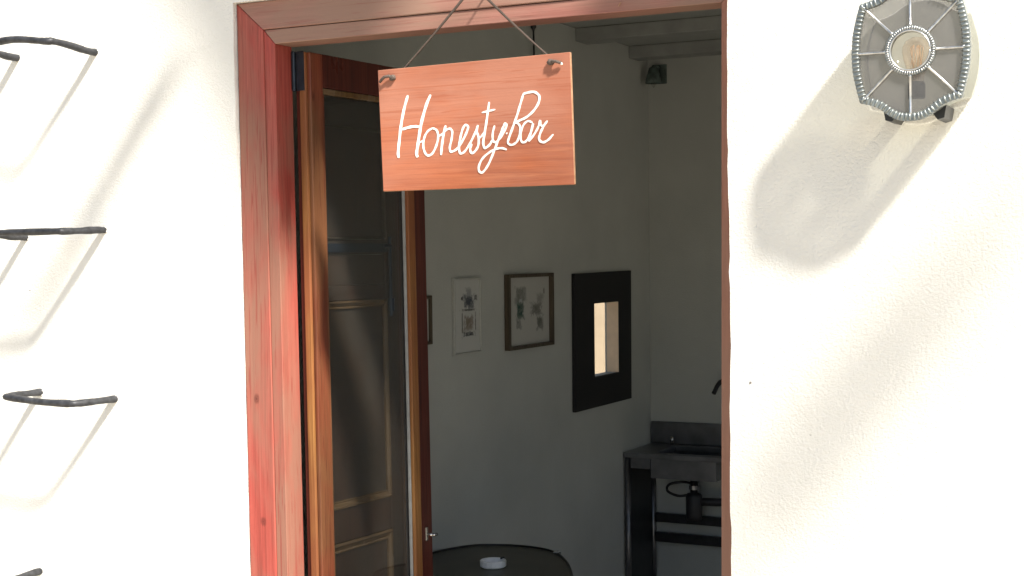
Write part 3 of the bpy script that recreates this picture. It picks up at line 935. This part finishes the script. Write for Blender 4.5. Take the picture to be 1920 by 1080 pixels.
# green lamp in the far corner
gl = thing('wall_lamp', 'small dark green lamp fixed high in the far corner of the room', 'lamp', (-0.145, 3.09, 2.53))
part('back_plate', bx(-0.180, -0.110, 3.092, 3.0995, 2.475, 2.562), M['verdigris'], gl, bevel=0.003)
part('arm', tb([(-0.145, 3.092, 2.545), (-0.145, 3.05, 2.55), (-0.145, 3.02, 2.538)], 0.006, 8), M['verdigris'], gl, smooth=True)
part('lamp_shade', lt([(0.008, 0.045), (0.020, 0.038), (0.034, -0.01), (0.036, -0.03), (0.033, -0.03), (0.018, 0.03), (0, 0.034)], 16, (-0.145, 3.02, 2.50)), M['verdigris'], gl, smooth=True)
part('lamp_glass', lt([(0, 0.02), (0.014, 0.01), (0.016, -0.02), (0, -0.04)], 14, (-0.145, 3.02, 2.49)), M['clearpane'], gl, smooth=True)

# ------------------------------------------------------------------ sink in the far corner
sk = thing('steel_sink', 'dark stainless steel sink on thin legs in the far corner of the room', 'sink', (0.1, 2.92, 0))
XL, XR, YF, YB, TZ = -0.194, 0.52, 2.752, 3.094, 0.858
bm = bmesh.new()
ring(bm, [(XL, YF), (XR, YF), (XR, YB), (XL, YB)], [(-0.06, YF + 0.05), (0.40, YF + 0.05), (0.40, YB - 0.06), (-0.06, YB - 0.06)], lambda x, y: (x, y, TZ - 0.022), lambda x, y: (x, y, TZ))
part('worktop', bm, M['steel'], sk, bevel=0.003)
part('backsplash', bx(XL, XR, YB - 0.012, YB, TZ + 0.0005, 0.957), M['steel'], sk, bevel=0.003)
bm = bmesh.new()
r0 = [(-0.074, YF + 0.012), (0.219, YF + 0.012), (0.219, YB - 0.05), (-0.074, YB - 0.05)]
ring(bm, r0, [(x * 0.97 + 0.002, y * 0.999 + 0.003) for x, y in r0], lambda x, y: (x, y, 0.752), lambda x, y: (x, y, TZ - 0.0225))
prism(bm, [(-0.070, YF + 0.02), (0.215, YF + 0.02), (0.215, YB - 0.055), (-0.070, YB - 0.055)], lambda x, y: (x, y, 0.7515), lambda x, y: (x, y, 0.755))
part('basin', bm, M['steel'], sk, bevel=0.006)
for x, y in ((-0.182, YF + 0.018), (-0.182, YB - 0.02), (0.50, YF + 0.018), (0.50, YB - 0.02)):
    g = part('leg', tb([(x, y, 0.02), (x, y, TZ - 0.023)], 0.0125, 14), M['steel'], sk, smooth=True)
    part('foot', lt([(0, 0.0), (0.016, 0.0), (0.016, 0.015), (0.012, 0.022), (0, 0.022)], 12, (x, y, 0.0045)), M['rubber'], g)
part('side_panel', bx(-0.1845, -0.1805, YF + 0.034, YB - 0.036, 0.06, TZ - 0.024), M['darkmetal'], sk)
part('front_apron', bx(-0.165, -0.0755, YF + 0.010, YF + 0.016, 0.79, TZ - 0.0225), M['steel'], sk)
part('crossbar', bx(-0.168, 0.486, YB - 0.034, YB - 0.010, 0.415, 0.458), M['darkmetal'], sk, bevel=0.002)
part('crossbar', bx(-0.168, 0.486, YB - 0.034, YB - 0.010, 0.505, 0.545), M['darkmetal'], sk, bevel=0.002)
part('standpipe', tb([(-0.085, YB - 0.035, TZ + 0.001), (-0.085, YB - 0.035, TZ + 0.040)], 0.0085, 14), M['steelbright'], sk, smooth=True)
part('bottle_trap', lt([(0, 0.545), (0.032, 0.548), (0.036, 0.565), (0.036, 0.655), (0.030, 0.665), (0.016, 0.668), (0.016, 0.7505), (0, 0.7505)], 20, (0.055, 2.95, 0)), M['rubber'], sk, smooth=True)
part('drain_nut', lt([(0.017, 0.683), (0.022, 0.683), (0.022, 0.70), (0.017, 0.70)], 12, (0.055, 2.95, 0)), M['steel'], sk)
part('waste_pipe', tb([(0.055, 2.95, 0.63), (0.16, 2.97, 0.63), (0.2, 3.08, 0.62)], 0.018, 12), M['rubber'], sk, smooth=True)
part('hose', tb(spline([(0.03, 2.96, 0.655), (-0.02, 2.95, 0.650), (-0.075, 2.97, 0.665), (-0.075, 3.0, 0.69), (-0.01, 3.02, 0.70), (0.05, 3.0, 0.69)], 6), 0.006, 8), M['rubber'], sk, smooth=True)

ft = thing('wall_tap', 'dark curved tap on the end wall over the sink, mostly behind the jamb', 'tap', (0.16, 3.09, 1.12))
part('spout', tb(spline([(0.185, 3.099, 1.150), (0.170, 3.04, 1.155), (0.158, 2.99, 1.145), (0.146, 2.955, 1.105)], 6), [0.011] * 12 + [0.010] * 7, 10), M['darkmetal'], ft, smooth=True)
part('flange', lt([(0, -0.008), (0.026, -0.008), (0.028, 0.0), (0, 0.0)], 18, (0.185, 3.0995, 1.150), 'Y'), M['darkmetal'], ft)

# ------------------------------------------------------------------ table, ashtray and clip
TP = [(-0.190, 1.09), (-0.134, 1.232), (-0.057, 1.283), (0.039, 1.301), (0.125, 1.285), (0.185, 1.245), (0.240, 1.18), (0.300, 1.09), (0.367, 0.965),
      (0.420, 0.85), (0.415, 0.74), (0.33, 0.665), (0.20, 0.65), (0.06, 0.69), (-0.08, 0.80), (-0.17, 0.95)]
tp = [(p.x, p.y) for p in spline([(a, b, 0) for a, b in TP], 4, True)]
tt = thing('cafe_table', 'dark olive topped rounded table with a raised black rim, behind the door', 'table', (0.12, 0.97, 0))
cx, cy = 0.12, 0.97
ins = [(cx + (x - cx) * 0.975, cy + (y - cy) * 0.975) for x, y in tp]
bm = bmesh.new()
prism(bm, ins, lambda x, y: (x, y, 0.725), lambda x, y: (x, y, 0.745))
part('table_top', bm, M['cloth'], tt)
bm = bmesh.new()
ring(bm, tp, [(cx + (x - cx) * 0.976, cy + (y - cy) * 0.976) for x, y in tp], lambda x, y: (x, y, 0.718), lambda x, y: (x, y, 0.7505))
part('rim', bm, M['rim'], tt, bevel=0.002)
part('pedestal', tb([(cx, cy, 0.03), (cx, cy, 0.7245)], 0.03, 16), M['darkmetal'], tt, smooth=True)
part('foot', lt([(0, 0.0), (0.2, 0.0), (0.2, 0.012), (0.04, 0.03), (0, 0.03)], 28, (cx, cy, 0.0045)), M['darkmetal'], tt)

at = thing('ashtray', 'small round white ceramic ashtray standing on the dark table', 'ashtray', (0.085, 0.985, 0.745))
part('bowl', lt([(0, 0.0005), (0.036, 0.0005), (0.041, 0.004), (0.0415, 0.021), (0.040, 0.023), (0.034, 0.022), (0.032, 0.008), (0, 0.006)], 16, (0.085, 0.985, 0.745)), M['ceramic'], at, bevel=0.0012)
part('ash', lt([(0, 0.0075), (0.018, 0.0072), (0.026, 0.0066)], 10, (0.083, 0.987, 0.745)), M['ash'], at)
part('notch', tb([(0.098, 1.012, 0.768), (0.103, 1.024, 0.768)], 0.003, 8), M['rubber'], at)
cl = thing('cloth_clip', 'small pale clip gripping the far rim of the dark table', 'clip', (0.186, 1.243, 0.745))
part('jaw', bx(0.178, 0.194, 1.225, 1.256, 0.7508, 0.7535), M['clip'], cl, bevel=0.001)
part('jaw', bx(0.178, 0.194, 1.235, 1.256, 0.7145, 0.7172), M['clip'], cl, bevel=0.001)
part('spring', bx(0.178, 0.194, 1.2565, 1.2595, 0.7145, 0.7535), M['clip'], cl, bevel=0.001)

# ------------------------------------------------------------------ unseen rigging, made up and shaped to cast the soft shadows
pg = thing('shadow_casters', 'unseen beige panels and short poles added overhead to cast shadows on walls and door', 'shadow caster', (2.2, -1.3, 4.5))
bm = bmesh.new()
tri = spline([(x + 0.945, 0, z + 1.155) for x, z in ((-0.72, 2.95), (-0.39, 2.385), (-0.30, 2.228), (-0.22, 2.07), (-0.135, 1.93), (-0.03, 1.78),
              (0.05, 1.76), (0.13, 1.86), (0.21, 1.99), (0.26, 2.12), (0.34, 2.27), (0.62, 2.75))], 4)
prism(bm, [(p.x, p.z) for p in tri], lambda x, z: (x, -0.529, z), lambda x, z: (x, -0.525, z))
part('shadow_panel', bm, M['shadow_panel'], pg)  # unseen, outlined to throw shade on the frame's top left corner
part('shadow_panel', bx(1.345, 1.90, -0.524, -0.520, 3.235, 3.365), M['shadow_panel'], pg)  # added to stop sun passing above the sign onto the shutter
part('shadow_panel', bx(2.21, 2.72, -1.054, -1.05, 3.26, 4.06), M['shadow_panel'], pg)  # added to keep direct sun off the door glass
part('shadow_pole', tb([(0.234, -0.33, 2.891), (0.234, -0.64, 2.854)], 0.044, 12), M['brownwood'], pg)
part('shadow_pole', tb([(3.644, -1.24, 4.095), (3.644, -1.62, 4.055)], 0.115, 14), M['brownwood'], pg)  # unseen poles sized and placed for the diagonal shadow bands
for y, x, z in ((-0.35, 0.234, 2.934), (-0.62, 0.234, 2.902), (-1.30, 3.644, 4.205), (-1.56, 3.644, 4.178), (-1.052, 2.45, 4.062), (-0.527, 1.62, 3.366)):
    part('added_wire', tb([(-4, y, z + 0.5), (x, y, z), (9, y, z + 0.5)], 0.0015, 5), M['iron'], pg)  # added only to carry the made-up panels and poles
